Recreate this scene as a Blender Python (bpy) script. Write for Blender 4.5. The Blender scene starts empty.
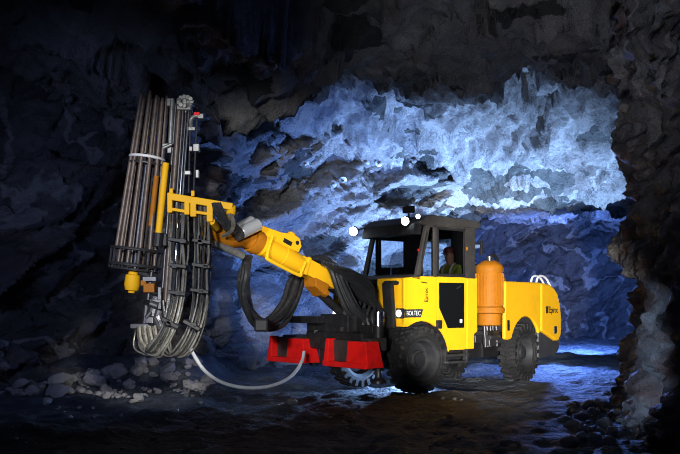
import bpy, bmesh, math, random
import numpy as np
from mathutils import Vector, Matrix, noise as mnoise

random.seed(7)
sc = bpy.context.scene
COL = sc.collection
PI = math.pi
F, CAMH, HOR = 840.0, 1.507, 305.0          # lens in pixels, eye height, horizon row of the 680x454 frame

def wp(px, py, Y):                           # a point of the place seen at a pixel, at its real distance Y
    return Vector(((px - 340) / F * Y, Y, CAMH - (py - HOR) / F * Y))

# ------------------------------------------------------------------ materials
def principled(name, color, rough=.5, metal=0.0, **kw):
    m = bpy.data.materials.new(name); m.use_nodes = True
    b = m.node_tree.nodes['Principled BSDF']
    b.inputs['Base Color'].default_value = (*color, 1)
    b.inputs['Roughness'].default_value = rough
    b.inputs['Metallic'].default_value = metal
    for k, v in kw.items():
        b.inputs[k.replace('_', ' ')].default_value = v
    return m

def worn(name, color, dirt, rough=.45, metal=0.0, scale=6.0, lo=.48, hi=.75, coat=0.0, bump=.0):
    """painted / metal surface with procedural dirt patches"""
    m = principled(name, color, rough, metal)
    nt = m.node_tree; N = nt.nodes; L = nt.links; b = N['Principled BSDF']
    tc = N.new('ShaderNodeTexCoord')
    n1 = N.new('ShaderNodeTexNoise'); n1.inputs['Scale'].default_value = scale; n1.inputs['Detail'].default_value = 8; n1.inputs['Roughness'].default_value = .7
    L.new(tc.outputs['Object'], n1.inputs['Vector'])
    r = N.new('ShaderNodeValToRGB'); r.color_ramp.elements[0].position = lo; r.color_ramp.elements[1].position = hi
    r.color_ramp.elements[0].color = (*color, 1); r.color_ramp.elements[1].color = (*dirt, 1)
    L.new(n1.outputs['Fac'], r.inputs['Fac']); L.new(r.outputs['Color'], b.inputs['Base Color'])
    if sum(color) < .2: b.inputs['Specular IOR Level'].default_value = .28
    elif not metal: b.inputs['Specular IOR Level'].default_value = .2
    if coat: b.inputs['Coat Weight'].default_value = coat
    if bump:
        bp = N.new('ShaderNodeBump'); bp.inputs['Strength'].default_value = bump; bp.inputs['Distance'].default_value = .02
        L.new(n1.outputs['Fac'], bp.inputs['Height']); L.new(bp.outputs['Normal'], b.inputs['Normal'])
    return m

def rock_mat(name, dark, mid, light, rust=0.0, bump=.6, rough=.62, vein=.35, sc_=1.0, blocks=0.0):
    m = principled(name, mid, rough)
    nt = m.node_tree; N = nt.nodes; L = nt.links; b = N['Principled BSDF']
    g = N.new('ShaderNodeNewGeometry')
    def noise(scale, detail=8, rough=.65, dist=0.0):
        n = N.new('ShaderNodeTexNoise'); n.inputs['Scale'].default_value = scale * sc_; n.inputs['Detail'].default_value = detail
        n.inputs['Roughness'].default_value = rough; n.inputs['Distortion'].default_value = dist
        L.new(g.outputs['Position'], n.inputs['Vector']); return n.outputs['Fac']
    base = noise(.55, 10, .72, .6)
    cr = N.new('ShaderNodeValToRGB'); e = cr.color_ramp.elements
    e[0].position = .34; e[0].color = (*dark, 1); e[1].position = .68; e[1].color = (*light, 1)
    k = e.new(.5); k.color = (*mid, 1)
    L.new(base, cr.inputs['Fac'])
    col = cr.outputs['Color']
    # pale mineral veins of their own shape
    w = N.new('ShaderNodeTexWave'); w.wave_type = 'BANDS'; w.bands_direction = 'DIAGONAL'
    w.inputs['Scale'].default_value = .22 * sc_; w.inputs['Distortion'].default_value = 14; w.inputs['Detail'].default_value = 5; w.inputs['Detail Scale'].default_value = 1.3
    L.new(g.outputs['Position'], w.inputs['Vector'])
    vr = N.new('ShaderNodeValToRGB'); vr.color_ramp.elements[0].position = .94; vr.color_ramp.elements[1].position = .985
    vr.color_ramp.elements[0].color = (0, 0, 0, 1); vr.color_ramp.elements[1].color = (vein,) * 3 + (1,)
    L.new(w.outputs['Fac'], vr.inputs['Fac'])
    mx = N.new('ShaderNodeMixRGB'); L.new(vr.outputs['Color'], mx.inputs['Fac']); L.new(col, mx.inputs['Color1'])
    mx.inputs['Color2'].default_value = (.5, .5, .5, 1); col = mx.outputs['Color']
    if rust > 0:
        rn = noise(.5, 5, .6, .5)
        rr = N.new('ShaderNodeValToRGB'); rr.color_ramp.elements[0].position = .52; rr.color_ramp.elements[1].position = .66
        rr.color_ramp.elements[0].color = (0, 0, 0, 1); rr.color_ramp.elements[1].color = (rust,) * 3 + (1,)
        L.new(rn, rr.inputs['Fac'])
        m2 = N.new('ShaderNodeMixRGB'); L.new(rr.outputs['Color'], m2.inputs['Fac']); L.new(col, m2.inputs['Color1'])
        m2.inputs['Color2'].default_value = (.22, .07, .035, 1); col = m2.outputs['Color']
    if blocks:
        vb = N.new('ShaderNodeTexVoronoi'); vb.inputs['Scale'].default_value = 1.15 * sc_
        mpn = N.new('ShaderNodeMapping'); mpn.inputs['Rotation'].default_value = (0, .6, .3); mpn.inputs['Scale'].default_value = (.75, 1, 1.7)
        nd = N.new('ShaderNodeTexNoise'); nd.inputs['Scale'].default_value = 1.4; nd.inputs['Detail'].default_value = 5
        L.new(g.outputs['Position'], nd.inputs['Vector'])
        ad = N.new('ShaderNodeMixRGB'); ad.blend_type = 'ADD'; ad.inputs['Fac'].default_value = .9
        L.new(g.outputs['Position'], ad.inputs['Color1']); L.new(nd.outputs['Color'], ad.inputs['Color2'])
        L.new(ad.outputs['Color'], mpn.inputs['Vector']); L.new(mpn.outputs['Vector'], vb.inputs['Vector'])
        sp = N.new('ShaderNodeSeparateColor'); L.new(vb.outputs['Color'], sp.inputs['Color'])
        br_ = N.new('ShaderNodeValToRGB'); br_.color_ramp.interpolation = 'CONSTANT'
        br_.color_ramp.elements[0].position = 0; br_.color_ramp.elements[0].color = (blocks,) * 3 + (1,)
        br_.color_ramp.elements[1].position = .17; br_.color_ramp.elements[1].color = (0, 0, 0, 1)
        L.new(sp.outputs['Red'], br_.inputs['Fac'])
        m3 = N.new('ShaderNodeMixRGB'); L.new(br_.outputs['Color'], m3.inputs['Fac']); L.new(col, m3.inputs['Color1'])
        m3.inputs['Color2'].default_value = (.045, .05, .045, 1); col = m3.outputs['Color']
    L.new(col, b.inputs['Base Color'])
    # relief: fine grain, cracks and chipped faces
    vo = N.new('ShaderNodeTexVoronoi'); vo.feature = 'F1'; vo.inputs['Scale'].default_value = 2.6 * sc_
    nv = N.new('ShaderNodeTexNoise'); nv.inputs['Scale'].default_value = 1.2 * sc_; nv.inputs['Detail'].default_value = 4
    L.new(g.outputs['Position'], nv.inputs['Vector'])
    mv = N.new('ShaderNodeMixRGB'); mv.blend_type = 'ADD'; mv.inputs['Fac'].default_value = .45
    L.new(g.outputs['Position'], mv.inputs['Color1']); L.new(nv.outputs['Color'], mv.inputs['Color2'])
    L.new(mv.outputs['Color'], vo.inputs['Vector'])
    b1 = N.new('ShaderNodeBump'); b1.inputs['Strength'].default_value = bump; b1.inputs['Distance'].default_value = .22 / sc_
    L.new(vo.outputs['Distance'], b1.inputs['Height'])
    b2 = N.new('ShaderNodeBump'); b2.inputs['Strength'].default_value = bump; b2.inputs['Distance'].default_value = .16 / sc_
    L.new(noise(3.2, 9, .72, .4), b2.inputs['Height']); L.new(b1.outputs['Normal'], b2.inputs['Normal'])
    b3 = N.new('ShaderNodeBump'); b3.inputs['Strength'].default_value = bump; b3.inputs['Distance'].default_value = .09 / sc_
    L.new(noise(9.0, 8, .75, 1.2), b3.inputs['Height']); L.new(b2.outputs['Normal'], b3.inputs['Normal'])
    L.new(b3.outputs['Normal'], b.inputs['Normal'])
    return m

YEL = (.82, .43, .008); YELD = (.36, .19, .02)
M = dict(
    yellow=worn('yellow_paint', YEL, (.66, .33, .01), .6, 0, 3.0, .5, .9),
    orange=worn('orange_paint', (.37, .13, .005), (.23, .075, .007), .6, 0, 5.0, .45, .85),
    red=worn('red_paint', (.75, .012, .01), (.35, .01, .01), .42, 0, 6.0, .5, .85, .2),
    charcoal=worn('charcoal_paint', (.032, .030, .029), (.055, .05, .047), .5, 0, 8.0, .45, .8),
    black=worn('black_paint', (.012, .012, .014), (.03, .028, .026), .5, 0, 9.0, .45, .8),
    skirt=worn('dark_grey_paint', (.035, .036, .042), (.06, .058, .055), .5, 0, 4.0, .45, .8),
    rubber=worn('tyre_rubber', (.014, .014, .015), (.045, .042, .04), .7, 0, 7.0, .5, .8, 0, .3),
    rim=worn('rim_paint', (.028, .029, .033), (.07, .065, .06), .5, .2, 8.0, .5, .8),
    hose=worn('hose_rubber', (.022, .023, .026), (.07, .068, .06), .42, 0, 14.0, .5, .8),
    bhose=worn('braided_hose', (.15, .14, .11), (.38, .36, .31), .36, .5, 18.0, .42, .75),
    silver=principled('silver_metal', (.62, .64, .67), .34, .6),
    steel=worn('dark_steel', (.10, .10, .11), (.05, .045, .04), .4, .7, 8.0, .4, .8),
    grey=worn('cast_metal', (.26, .26, .25), (.10, .09, .07), .4, .5, 9.0, .4, .75),
    chrome=principled('polished_chrome', (.72, .74, .76), .14, 1.0),
    rod=worn('rod_steel', (.17, .13, .105), (.07, .048, .036), .5, .4, 12.0, .4, .75),
    pale=worn('pale_hose', (.62, .64, .66), (.42, .43, .44), .45, 0, 9.0, .5, .85),
    white=principled('white_paint', (.75, .75, .72), .4),
    glass=principled('window_glass', (.9, .95, 1.0), .02, 0, Transmission_Weight=1.0, IOR=1.05),
    dglass=principled('dark_glass', (.006, .007, .008), .06),
    seat=worn('seat_fabric', (.03, .03, .035), (.05, .05, .05), .8),
    skin=principled('skin', (.42, .19, .12), .5),
    hivis=worn('high_vis_fabric', (.22, .28, .04), (.17, .22, .04), .7),
    tape=principled('reflective_tape', (.62, .64, .6), .3),
    hat=principled('hard_hat', (.16, .035, .03), .5),
    trousers=principled('dark_trousers', (.03, .035, .05), .8),
    ink=principled('dark_ink', (.045, .03, .008), .5),
    plate=principled('name_plate', (.02, .028, .03), .5),
)
def emit(name, col, s):
    m = principled(name, (.8, .8, .8), .3)
    b = m.node_tree.nodes['Principled BSDF']
    b.inputs['Emission Color'].default_value = (*col, 1); b.inputs['Emission Strength'].default_value = s
    return m
M['lamp'] = emit('lamp_glow', (.78, .9, 1.0), 14.0)
M['lamp_dim'] = emit('headlamp_glow', (.95, .97, 1.0), 1.6)
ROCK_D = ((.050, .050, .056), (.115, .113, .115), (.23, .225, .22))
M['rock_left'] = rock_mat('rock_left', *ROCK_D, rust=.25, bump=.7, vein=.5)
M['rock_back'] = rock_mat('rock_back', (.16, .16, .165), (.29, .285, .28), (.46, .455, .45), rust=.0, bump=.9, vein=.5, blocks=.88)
M['rock_roof'] = rock_mat('rock_roof', (.13, .125, .12), (.30, .295, .29), (.46, .455, .45), rust=.10, bump=.9, vein=.5, blocks=.88)
M['rock_far'] = rock_mat('rock_far', (.014, .014, .016), (.030, .030, .032), (.06, .06, .06), bump=.6, vein=.2)  # drift's shade put into the colour: rock darkened against key light spill
M['rock_pillar'] = rock_mat('rock_pillar', (.07, .066, .068), (.17, .165, .165), (.40, .40, .40), rust=.6, bump=.7, vein=.4, sc_=1.5)
M['ground'] = rock_mat('ground_gravel', (.034, .041, .052), (.066, .077, .094), (.12, .135, .155), bump=.55, rough=.7, vein=0, sc_=2.6)
M['rubble'] = rock_mat('rubble_rock', (.20, .195, .19), (.32, .31, .30), (.44, .43, .41), bump=.35, vein=0, sc_=3.0)

# ------------------------------------------------------------------ mesh builder
ROOT_W = Matrix.Translation((.81, 15.11, 0)) @ Matrix.Rotation(math.radians(220), 4, 'Z')   # rig front frame
REAR_W = Matrix.Translation((2.92, 17.19, 0)) @ Matrix.Rotation(math.radians(233), 4, 'Z')  # rig rear frame (articulated)
A = Matrix.Identity(4)
B = ROOT_W.inverted() @ REAR_W
W = ROOT_W.inverted()

def catmull(pts, step=6):
    P = [Vector(p) for p in pts]
    if len(P) < 3: return P
    P = [P[0] * 2 - P[1]] + P + [P[-1] * 2 - P[-2]]
    out = []
    for i in range(1, len(P) - 2):
        for k in range(step):
            t = k / step
            a, b, c, d = P[i-1], P[i], P[i+1], P[i+2]
            out.append(.5 * ((2*b) + (c-a)*t + (2*a-5*b+4*c-d)*t*t + (3*b-a-3*c+d)*t**3))
    out.append(P[-2]); return out

class MB:
    def __init__(s, mat=None): s.v = []; s.f = []; s.M = mat or Matrix.Identity(4)
    def add(s, vs, fs):
        n = len(s.v); s.v += [s.M @ Vector(v) for v in vs]; s.f += [tuple(i + n for i in f) for f in fs]; return s
    def box(s, c, size, rot=None):
        hx, hy, hz = (d / 2 for d in size); R = rot or Matrix.Identity(3); c = Vector(c)
        vs = [c + R @ Vector((x, y, z)) for x in (-hx, hx) for y in (-hy, hy) for z in (-hz, hz)]
        return s.add(vs, [(0,1,3,2),(4,6,7,5),(0,4,5,1),(2,3,7,6),(0,2,6,4),(1,5,7,3)])
    def beam(s, p0, p1, w, h, up=(0, 0, 1)):            # rectangular bar between two points
        p0, p1 = Vector(p0), Vector(p1); d = (p1 - p0); l = d.length; d.normalize()
        side = d.cross(Vector(up)).normalized(); u = side.cross(d)
        R = Matrix((d, side, u)).transposed()
        return s.box((p0 + p1) / 2, (l, w, h), R)
    def lathe(s, p0, axis, prof, n=24, caps=True):      # profile of (distance along the axis, radius)
        p0 = Vector(p0); d = Vector(axis).normalized()
        a = d.orthogonal().normalized(); b = d.cross(a); vs = []; fs = []
        for t, r in prof:
            for k in range(n):
                g = 2 * PI * k / n; vs.append(p0 + d * t + (a * math.cos(g) + b * math.sin(g)) * r)
        for i in range(len(prof) - 1):
            for k in range(n):
                fs.append((i*n+k, i*n+(k+1) % n, (i+1)*n+(k+1) % n, (i+1)*n+k))
        if caps:
            fs.append(tuple(range(n))[::-1]); fs.append(tuple(range((len(prof)-1)*n, len(prof)*n)))
        return s.add(vs, fs)
    def cyl(s, p0, p1, r, n=16, r1=None):
        p0, p1 = Vector(p0), Vector(p1); return s.lathe(p0, p1 - p0, [(0, r), ((p1-p0).length, r if r1 is None else r1)], n)
    def tube(s, pts, r, n=8, step=6, closed=False):
        P = catmull(pts, step) if step > 1 else [Vector(p) for p in pts]
        m = len(P); vs = []; fs = []
        t = (P[1] - P[0]).normalized(); a = t.orthogonal().normalized()
        for i, p in enumerate(P):
            t = ((P[(i+1) % m] - P[i-1]) if closed else (P[min(i+1, m-1)] - P[max(i-1, 0)])).normalized()
            a = (a - t * a.dot(t)).normalized(); b = t.cross(a)
            for k in range(n):
                g = 2 * PI * k / n; vs.append(p + (a * math.cos(g) + b * math.sin(g)) * r)
        for i in range(m if closed else m - 1):
            j = (i + 1) % m
            for k in range(n): fs.append((i*n+k, i*n+(k+1) % n, j*n+(k+1) % n, j*n+k))
        if not closed: fs.append(tuple(range(n))[::-1]); fs.append(tuple(range((m-1)*n, m*n)))
        return s.add(vs, fs)
    def prism(s, poly, y0, y1):                         # polygon in (x, z), extruded along y
        n = len(poly)
        vs = [(x, y0, z) for x, z in poly] + [(x, y1, z) for x, z in poly]
        fs = [tuple(range(n)), tuple(range(n, 2*n))[::-1]] + [(i, i+n, (i+1) % n + n, (i+1) % n) for i in range(n)]
        return s.add(vs, fs)
    def prism_x(s, poly, x0, x1):                       # polygon in (y, z), extruded along x
        n = len(poly)
        vs = [(x0, y, z) for y, z in poly] + [(x1, y, z) for y, z in poly]
        fs = [tuple(range(n)), tuple(range(n, 2*n))[::-1]] + [(i, i+n, (i+1) % n + n, (i+1) % n) for i in range(n)]
        return s.add(vs, fs)
    def mesh(s, name, smooth=False):
        me = bpy.data.meshes.new(name); me.from_pydata([tuple(v) for v in s.v], [], s.f)
        bm = bmesh.new(); bm.from_mesh(me); bmesh.ops.recalc_face_normals(bm, faces=bm.faces)
        if smooth:
            for f in bm.faces: f.smooth = True
            for e in bm.edges:
                if len(e.link_faces) == 2 and e.calc_face_angle(0) > .7: e.smooth = False
        bm.to_mesh(me); bm.free(); return me
    def build(s, name, mat, parent=None, bevel=0, smooth=False, label=None):
        o = bpy.data.objects.new(name, s.mesh(name, smooth)); COL.objects.link(o)
        o.data.materials.append(M[mat] if isinstance(mat, str) else mat)
        if parent: o.parent = parent
        if bevel:
            m = o.modifiers.new('bevel', 'BEVEL'); m.width = bevel; m.segments = 2; m.limit_method = 'ANGLE'; m.angle_limit = .6
        if label: o['label'] = label
        return o

def tag(o, label=None, cat=None, group=None, kind=None):
    if label: o['label'] = label
    if cat: o['category'] = cat
    if group: o['group'] = group
    if kind: o['kind'] = kind
    return o
def copy_part(o, parent, mat4):
    c = o.copy(); COL.objects.link(c); c.parent = parent; c.matrix_local = mat4 @ o.matrix_local
    for ch in list(o.children):
        d = ch.copy(); COL.objects.link(d); d.parent = c
    return c

def text(name, s, size, origin, xdir, zdir, mat, parent, M4=A, extrude=.004, xscale=1.0, bold=0.0):
    cu = bpy.data.curves.new(name, 'FONT'); cu.body = s; cu.size = size; cu.extrude = extrude; cu.offset = bold
    cu.align_x = 'CENTER'; cu.align_y = 'CENTER'
    t = bpy.data.objects.new(name, cu); COL.objects.link(t)
    dg = bpy.context.evaluated_depsgraph_get(); me = bpy.data.meshes.new_from_object(t.evaluated_get(dg))
    bpy.data.objects.remove(t); bpy.data.curves.remove(cu)
    x = Vector(xdir).normalized(); z = Vector(zdir).normalized(); y = x.cross(z)
    R = Matrix((x * xscale, z, y)).transposed().to_4x4(); R.translation = Vector(origin)
    me.transform(M4 @ R); me.name = name
    o = bpy.data.objects.new(name, me); COL.objects.link(o); o.parent = parent
    me.materials.clear(); me.materials.append(M[mat]); return o

# ------------------------------------------------------------------ rock noise (numpy)
def h3(ix, iy, iz, seed):
    n = (ix.astype(np.int64) * 374761393 + iy.astype(np.int64) * 668265263 + iz.astype(np.int64) * 2147483647 + seed * 974711) & 0xffffffff
    n = ((n ^ (n >> 13)) * 1274126177) & 0xffffffff
    n = ((n ^ (n >> 16)) * 2246822519) & 0xffffffff
    return ((n ^ (n >> 15)) & 0xffffff) / float(0x1000000)
def vnoise(p, s, seed):
    q = p / s; i = np.floor(q); f = q - i; i = i.astype(np.int64); u = f * f * f * (f * (f * 6 - 15) + 10)
    r = 0
    for dx in (0, 1):
        for dy in (0, 1):
            for dz in (0, 1):
                wgt = (u[:, 0] if dx else 1-u[:, 0]) * (u[:, 1] if dy else 1-u[:, 1]) * (u[:, 2] if dz else 1-u[:, 2])
                r = r + wgt * h3(i[:, 0]+dx, i[:, 1]+dy, i[:, 2]+dz, seed)
    return r * 2 - 1
def fbm(p, s, seed, octv=5, gain=.5):
    r = 0; a = 1.0
    for k in range(octv): r = r + a * vnoise(p, s / 2**k, seed + k * 17); a *= gain
    return r
def facets(p, s, seed, tilt=.6, step=.5, stretch=(1, 1, 1)):
    """broken planar faces: every cell gets a height and a slope of its own"""
    wv = np.stack([vnoise(p, s * .8, seed + 5), vnoise(p, s * .8, seed + 6), vnoise(p, s * .8, seed + 7)], 1) * s * .22
    q = (p + wv) * np.array(stretch) / s
    i = np.floor(q).astype(np.int64); best = np.full(len(p), 1e9); val = np.zeros(len(p))
    for dx in (-1, 0, 1):
        for dy in (-1, 0, 1):
            for dz in (-1, 0, 1):
                c = i + np.array((dx, dy, dz))
                o = np.stack([h3(c[:, 0], c[:, 1], c[:, 2], seed + k) for k in (11, 12, 13)], 1)
                d = q - (c + o); dd = (d * d).sum(1); m = dd < best
                g = np.stack([h3(c[:, 0], c[:, 1], c[:, 2], seed + k) for k in (21, 22, 23)], 1) * 2 - 1
                v = (h3(c[:, 0], c[:, 1], c[:, 2], seed + 31) * 2 - 1) * step + (d * g).sum(1) * tilt
                best = np.where(m, dd, best); val = np.where(m, v, val)
    return val * s
def crack(p, s, seed, width, depth):                      # narrow open joints
    n = np.abs(fbm(p, s, seed, 3, .45)); return np.clip(1 - n / width, 0, 1) * depth
def ledges(q, s, seed):                                  # stepped beds with sharp edges
    n = fbm(q * np.array((.55, 1.0, 1.5)), s, seed, 4, .5) * 2.4
    f = np.floor(n); u = np.clip((n - f - .82) / .18, 0, 1); return f + u
def rocky(p, seed, a1=.55, a2=.5, a3=.10, s1=2.2, s2=.75, stretch=(1, 1, 1), led=1.0):
    c, s_ = math.cos(.55), math.sin(.55)                 # the rock splits along beds dipping to one side
    q = np.stack([p[:, 0] * c + p[:, 2] * s_, p[:, 1], (p[:, 2] * c - p[:, 0] * s_) * 1.9], 1)
    return (a1 * facets(q, s1, seed, .62, .30, stretch) + a2 * .62 * facets(q, s2, seed + 100, .75, .34, stretch)
            + a2 * .5 * facets(q, .32, seed + 300, .7, .34, stretch) + a3 * fbm(q, .5, seed + 200, 5, .62) + led * (.26 * a1 * ledges(q, 1.7, seed + 500) + .16 * a2 * ledges(q, .8, seed + 520))
            - a2 * crack(q, 1.6, seed + 400, .07, .34) - a2 * crack(q, .62, seed + 410, .09, .18))

def grid_object(name, P, mat, kind='structure', flip=False):
    h, w = P.shape[:2]
    me = bpy.data.meshes.new(name)
    V = P.reshape(-1, 3)
    idx = np.arange(h * w).reshape(h, w)
    q = np.stack([idx[:-1, :-1], idx[:-1, 1:], idx[1:, 1:], idx[1:, :-1]], -1).reshape(-1, 4)
    if flip: q = q[:, ::-1]
    me.vertices.add(len(V)); me.vertices.foreach_set('co', V.astype(np.float32).ravel())
    me.loops.add(q.size); me.loops.foreach_set('vertex_index', q.astype(np.int32).ravel())
    me.polygons.add(len(q)); me.polygons.foreach_set('loop_start', np.arange(0, q.size, 4, dtype=np.int32))
    me.update(calc_edges=True); me.validate()
    o = bpy.data.objects.new(name, me); COL.objects.link(o); me.materials.append(M[mat]); o['kind'] = kind
    return o

def wall(name, path, mat, seed, z0=-.5, z1=7.4, res=.075, lean=lambda z: 0 * z, amp=1.0, stretch=(1, 1, 1), jag=None, big=.55):
    pts = catmull([(x, y, 0) for x, y in path], 24)
    P = np.array([(p.x, p.y) for p in pts]); seg = np.r_[0, np.cumsum(np.hypot(*np.diff(P, axis=0).T))]
    n = int(seg[-1] / res); s = np.linspace(0, seg[-1], n)
    x = np.interp(s, seg, P[:, 0]); y = np.interp(s, seg, P[:, 1])
    tx, ty = np.gradient(x), np.gradient(y)
    k = np.ones(15) / 15
    tx = np.convolve(np.pad(tx, 7, 'edge'), k, 'valid'); ty = np.convolve(np.pad(ty, 7, 'edge'), k, 'valid')
    l = np.hypot(tx, ty); nx, ny = ty / l, -tx / l                        # faces the inside of the tunnel
    z = np.arange(z0, z1, res)
    X = np.repeat(x[None], len(z), 0); Y = np.repeat(y[None], len(z), 0); Z = np.repeat(z[:, None], n, 1)
    p = np.stack([X, Y, Z], -1).reshape(-1, 3)
    d = rocky(p, seed, big * amp, .5 * amp, .1 * amp, stretch=stretch).reshape(X.shape) + lean(Z)
    if jag is not None: d = d + jag(X, Y, Z)
    NX = np.repeat(nx[None], len(z), 0); NY = np.repeat(ny[None], len(z), 0)
    return grid_object(name, np.stack([X + NX * d, Y + NY * d, Z], -1), mat)

# ------------------------------------------------------------------ the mine: walls, roof, floor
LEFT = [(-11, 8), (-8.3, 12.2), (-6.2, 15.0), (-4.4, 16.4), (-3.1, 16.9), (-2.75, 17.8), (-3.2, 19.6)]
BACK = [(-3.4, 18.4), (-2.7, 19.6), (-1.3, 20.9), (.5, 22.0), (1.9, 22.7), (2.7, 23.3), (3.0, 24.8)]
FAR = [(2.6, 23.0), (3.3, 23.5), (3.7, 25.0), (4.2, 29.0), (4.9, 34.0), (7.0, 36.6), (11.0, 37.2), (13.6, 36.2), (13.8, 32), (11.4, 26), (9.6, 21), (9.4, 13)]
RIGHT = [(7.2, 13.8), (5.4, 13.5), (4.45, 12.5), (3.95, 10.8), (3.65, 9.0), (3.8, 7.0), (4.5, 3.0)]
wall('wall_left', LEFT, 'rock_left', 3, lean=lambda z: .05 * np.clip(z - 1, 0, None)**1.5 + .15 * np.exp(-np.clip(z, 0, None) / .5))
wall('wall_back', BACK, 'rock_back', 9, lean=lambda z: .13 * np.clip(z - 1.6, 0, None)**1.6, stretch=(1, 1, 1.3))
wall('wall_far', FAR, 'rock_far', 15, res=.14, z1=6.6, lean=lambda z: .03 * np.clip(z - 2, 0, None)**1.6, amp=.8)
def pillar_shape(X, Y, Z):
    return (.22 * np.clip(1.2 - Z, 0, 2) + .10 * np.clip(Z - 3, 0, None))
wall('wall_right', RIGHT, 'rock_pillar', 27, res=.05, lean=lambda z: 0 * z, amp=.62, jag=pillar_shape, big=.3)

def sstep(a, b, t): u = np.clip((t - a) / (b - a), 0, 1); return u * u * (3 - 2 * u)
def ceiling():
    x = np.arange(-9, 13.6, .07); y = np.arange(9, 38.5, .07)
    X, Y = np.meshgrid(x, y)
    Zf = np.interp(X, [-11, -5, -3, -2.1, -.8, .2, 1.7, 3.3, 5.4, 7, 14], [5.0, 5.2, 5.0, 4.9, 5.5, 5.95, 6.25, 6.2, 5.6, 5.1, 4.8])
    Zf = Zf + .05 * (17 - Y) + .10 * np.clip(-1 - X, 0, 2) * np.clip(16 - Y, 0, 4)
    Zc = np.interp(Y, [17, 18, 20, 22.5, 23.0, 27, 38], [6.35, 6.3, 5.75, 4.85, 4.45, 4.65, 5.4]) - .02 * (X - 3)**2 * (Y < 22.8)
    t = sstep(16.0, 18.6, Y)
    Z = Zf * (1 - t) + Zc * t
    p = np.stack([X, Y, Z], -1).reshape(-1, 3)
    d = rocky(p, 41, .50, .36, .08, stretch=(1, .8, 1), led=.45).reshape(X.shape)
    k = np.where(Y > 23.2, .6, 1.0)
    return grid_object('ceiling', np.stack([X, Y, Z + d * k], -1), 'rock_roof', flip=True)
ceiling()

def floor_z(x, y):
    p = np.stack([np.asarray(x, float).ravel(), np.asarray(y, float).ravel(), np.zeros(np.size(x))], 1)
    d = .07 * fbm(p, 2.2, 71, 5, .55) + .05 * np.clip(fbm(p, .45, 77, 4, .6), -.2, 1.5)
    d = d + .05 * facets(p, .4, 79, .5, .3)
    # rubble bank at the foot of the left wall, packed dirt where the wheels stand
    X, Y = np.asarray(x, float).ravel(), np.asarray(y, float).ravel()
    t = np.clip((Y - 14.5) / 1.5, 0, 1); m = np.clip((-2.2 - X) / .9, 0, 1)
    d = d - .04 + .62 * t * t * (3 - 2*t) * m * m * (3 - 2*m) * np.clip((X + 6.6) / 1.6, .35, 1)
    return d.reshape(np.shape(x))
GX, GY = np.meshgrid(np.arange(-9, 8, .05), np.arange(7.5, 18, .05)); GZ = floor_z(GX, GY)
def fz(x, y): return float(GZ[min(max(int(round((y - 7.5) / .05)), 0), GZ.shape[0]-1), min(max(int(round((x + 9) / .05)), 0), GZ.shape[1]-1)])
def ground_hit(px, py):                                   # where the line of sight meets the ground
    for k in range(900):
        p = wp(px, py, 8 + k * .02)
        if p.z <= fz(p.x, p.y): break
    return p
def floor():
    x = np.arange(-11, 14.6, .08); y = np.arange(4, 38, .08)
    X, Y = np.meshgrid(x, y)
    return grid_object('floor', np.stack([X, Y, floor_z(X, Y)], -1), 'ground')
floor()

# ------------------------------------------------------------------ the bolting rig
rig = bpy.data.objects.new('bolting_rig', None); COL.objects.link(rig); rig.matrix_world = ROOT_W
tag(rig, 'yellow rock bolting rig with dark cab, long boom and upright bolting mast', 'mining machine')

# ---- wheels
def wheel(cx, mat, cy=.785, sgn=1, R=.57, wd=.33, name='wheel'):
    t = MB(mat); ax = Vector((0, sgn, 0)); h = wd / 2
    c = Vector((cx, cy * sgn, R - .005))
    t.lathe(c, ax, [(-h*.7, R*.6), (-h*.98, R*.72), (-h, R*.88), (-h*.82, R*.955), (0, R*.965), (h*.82, R*.955), (h, R*.88), (h*.98, R*.72), (h*.7, R*.6)], 48, False)
    for k in range(22):                                 # tread blocks and shoulder lugs
        for sd in (-1, 1):
            g = 2 * PI * (k + (.5 if sd > 0 else 0)) / 22
            R3 = Matrix.Rotation(-g * sgn, 3, 'Y') if sgn > 0 else Matrix.Rotation(g, 3, 'Y')
            R3 = Matrix.Rotation(g, 3, 'Y')
            u = R3 @ Vector((0, 0, 1))
            t.box(c + u * (R * .965) + ax * (sd * h * .5), (.075, h * .92, .06), R3 @ Matrix.Rotation(.35 * sd, 3, 'Z'))
            t.box(c + u * (R * .905) + ax * (sd * h * .97), (.07, .05, .12), R3)
    for rr_ in (.70, .79):
        t.lathe(c, ax, [(h*.9, R*rr_), (h*1.06, R*(rr_+.008)), (h*1.06, R*(rr_+.022)), (h*.9, R*(rr_+.03))], 48, False)
    o = t.build(name, 'rubber', rig, .006)
    r = MB(mat)
    r.lathe(c, ax, [(-.1, R*.6), (h*.72, R*.63), (h*.92, R*.645), (h*.96, R*.625), (h*.90, R*.585), (h*.5, R*.55), (-h*.1, R*.52), (-h*.25, R*.42), (-h*.1, R*.3), (-h*.1, R*.02)], 40, False)
    for k in range(10):
        g = 2 * PI * k / 10; r.cyl(c + ax * (-h*.25) + Vector((math.cos(g), 0, math.sin(g))) * R*.36, c + ax * (h*.05) + Vector((math.cos(g), 0, math.sin(g))) * R*.36, .018, 8)
    r.build('rim', 'rim', o, 0, True)
    MB(mat).lathe(c, ax, [(-h*.1, R*.30), (h*.3, R*.27), (h*.4, R*.22), (h*.66, R*.21), (h*.72, R*.12)], 24).build('hub', 'rim', o, 0, True)
    return o
wheel(0, A, sgn=1); wheel(0, A, sgn=-1); wheel(-.02, B, sgn=1); wheel(-.02, B, sgn=-1)

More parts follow.
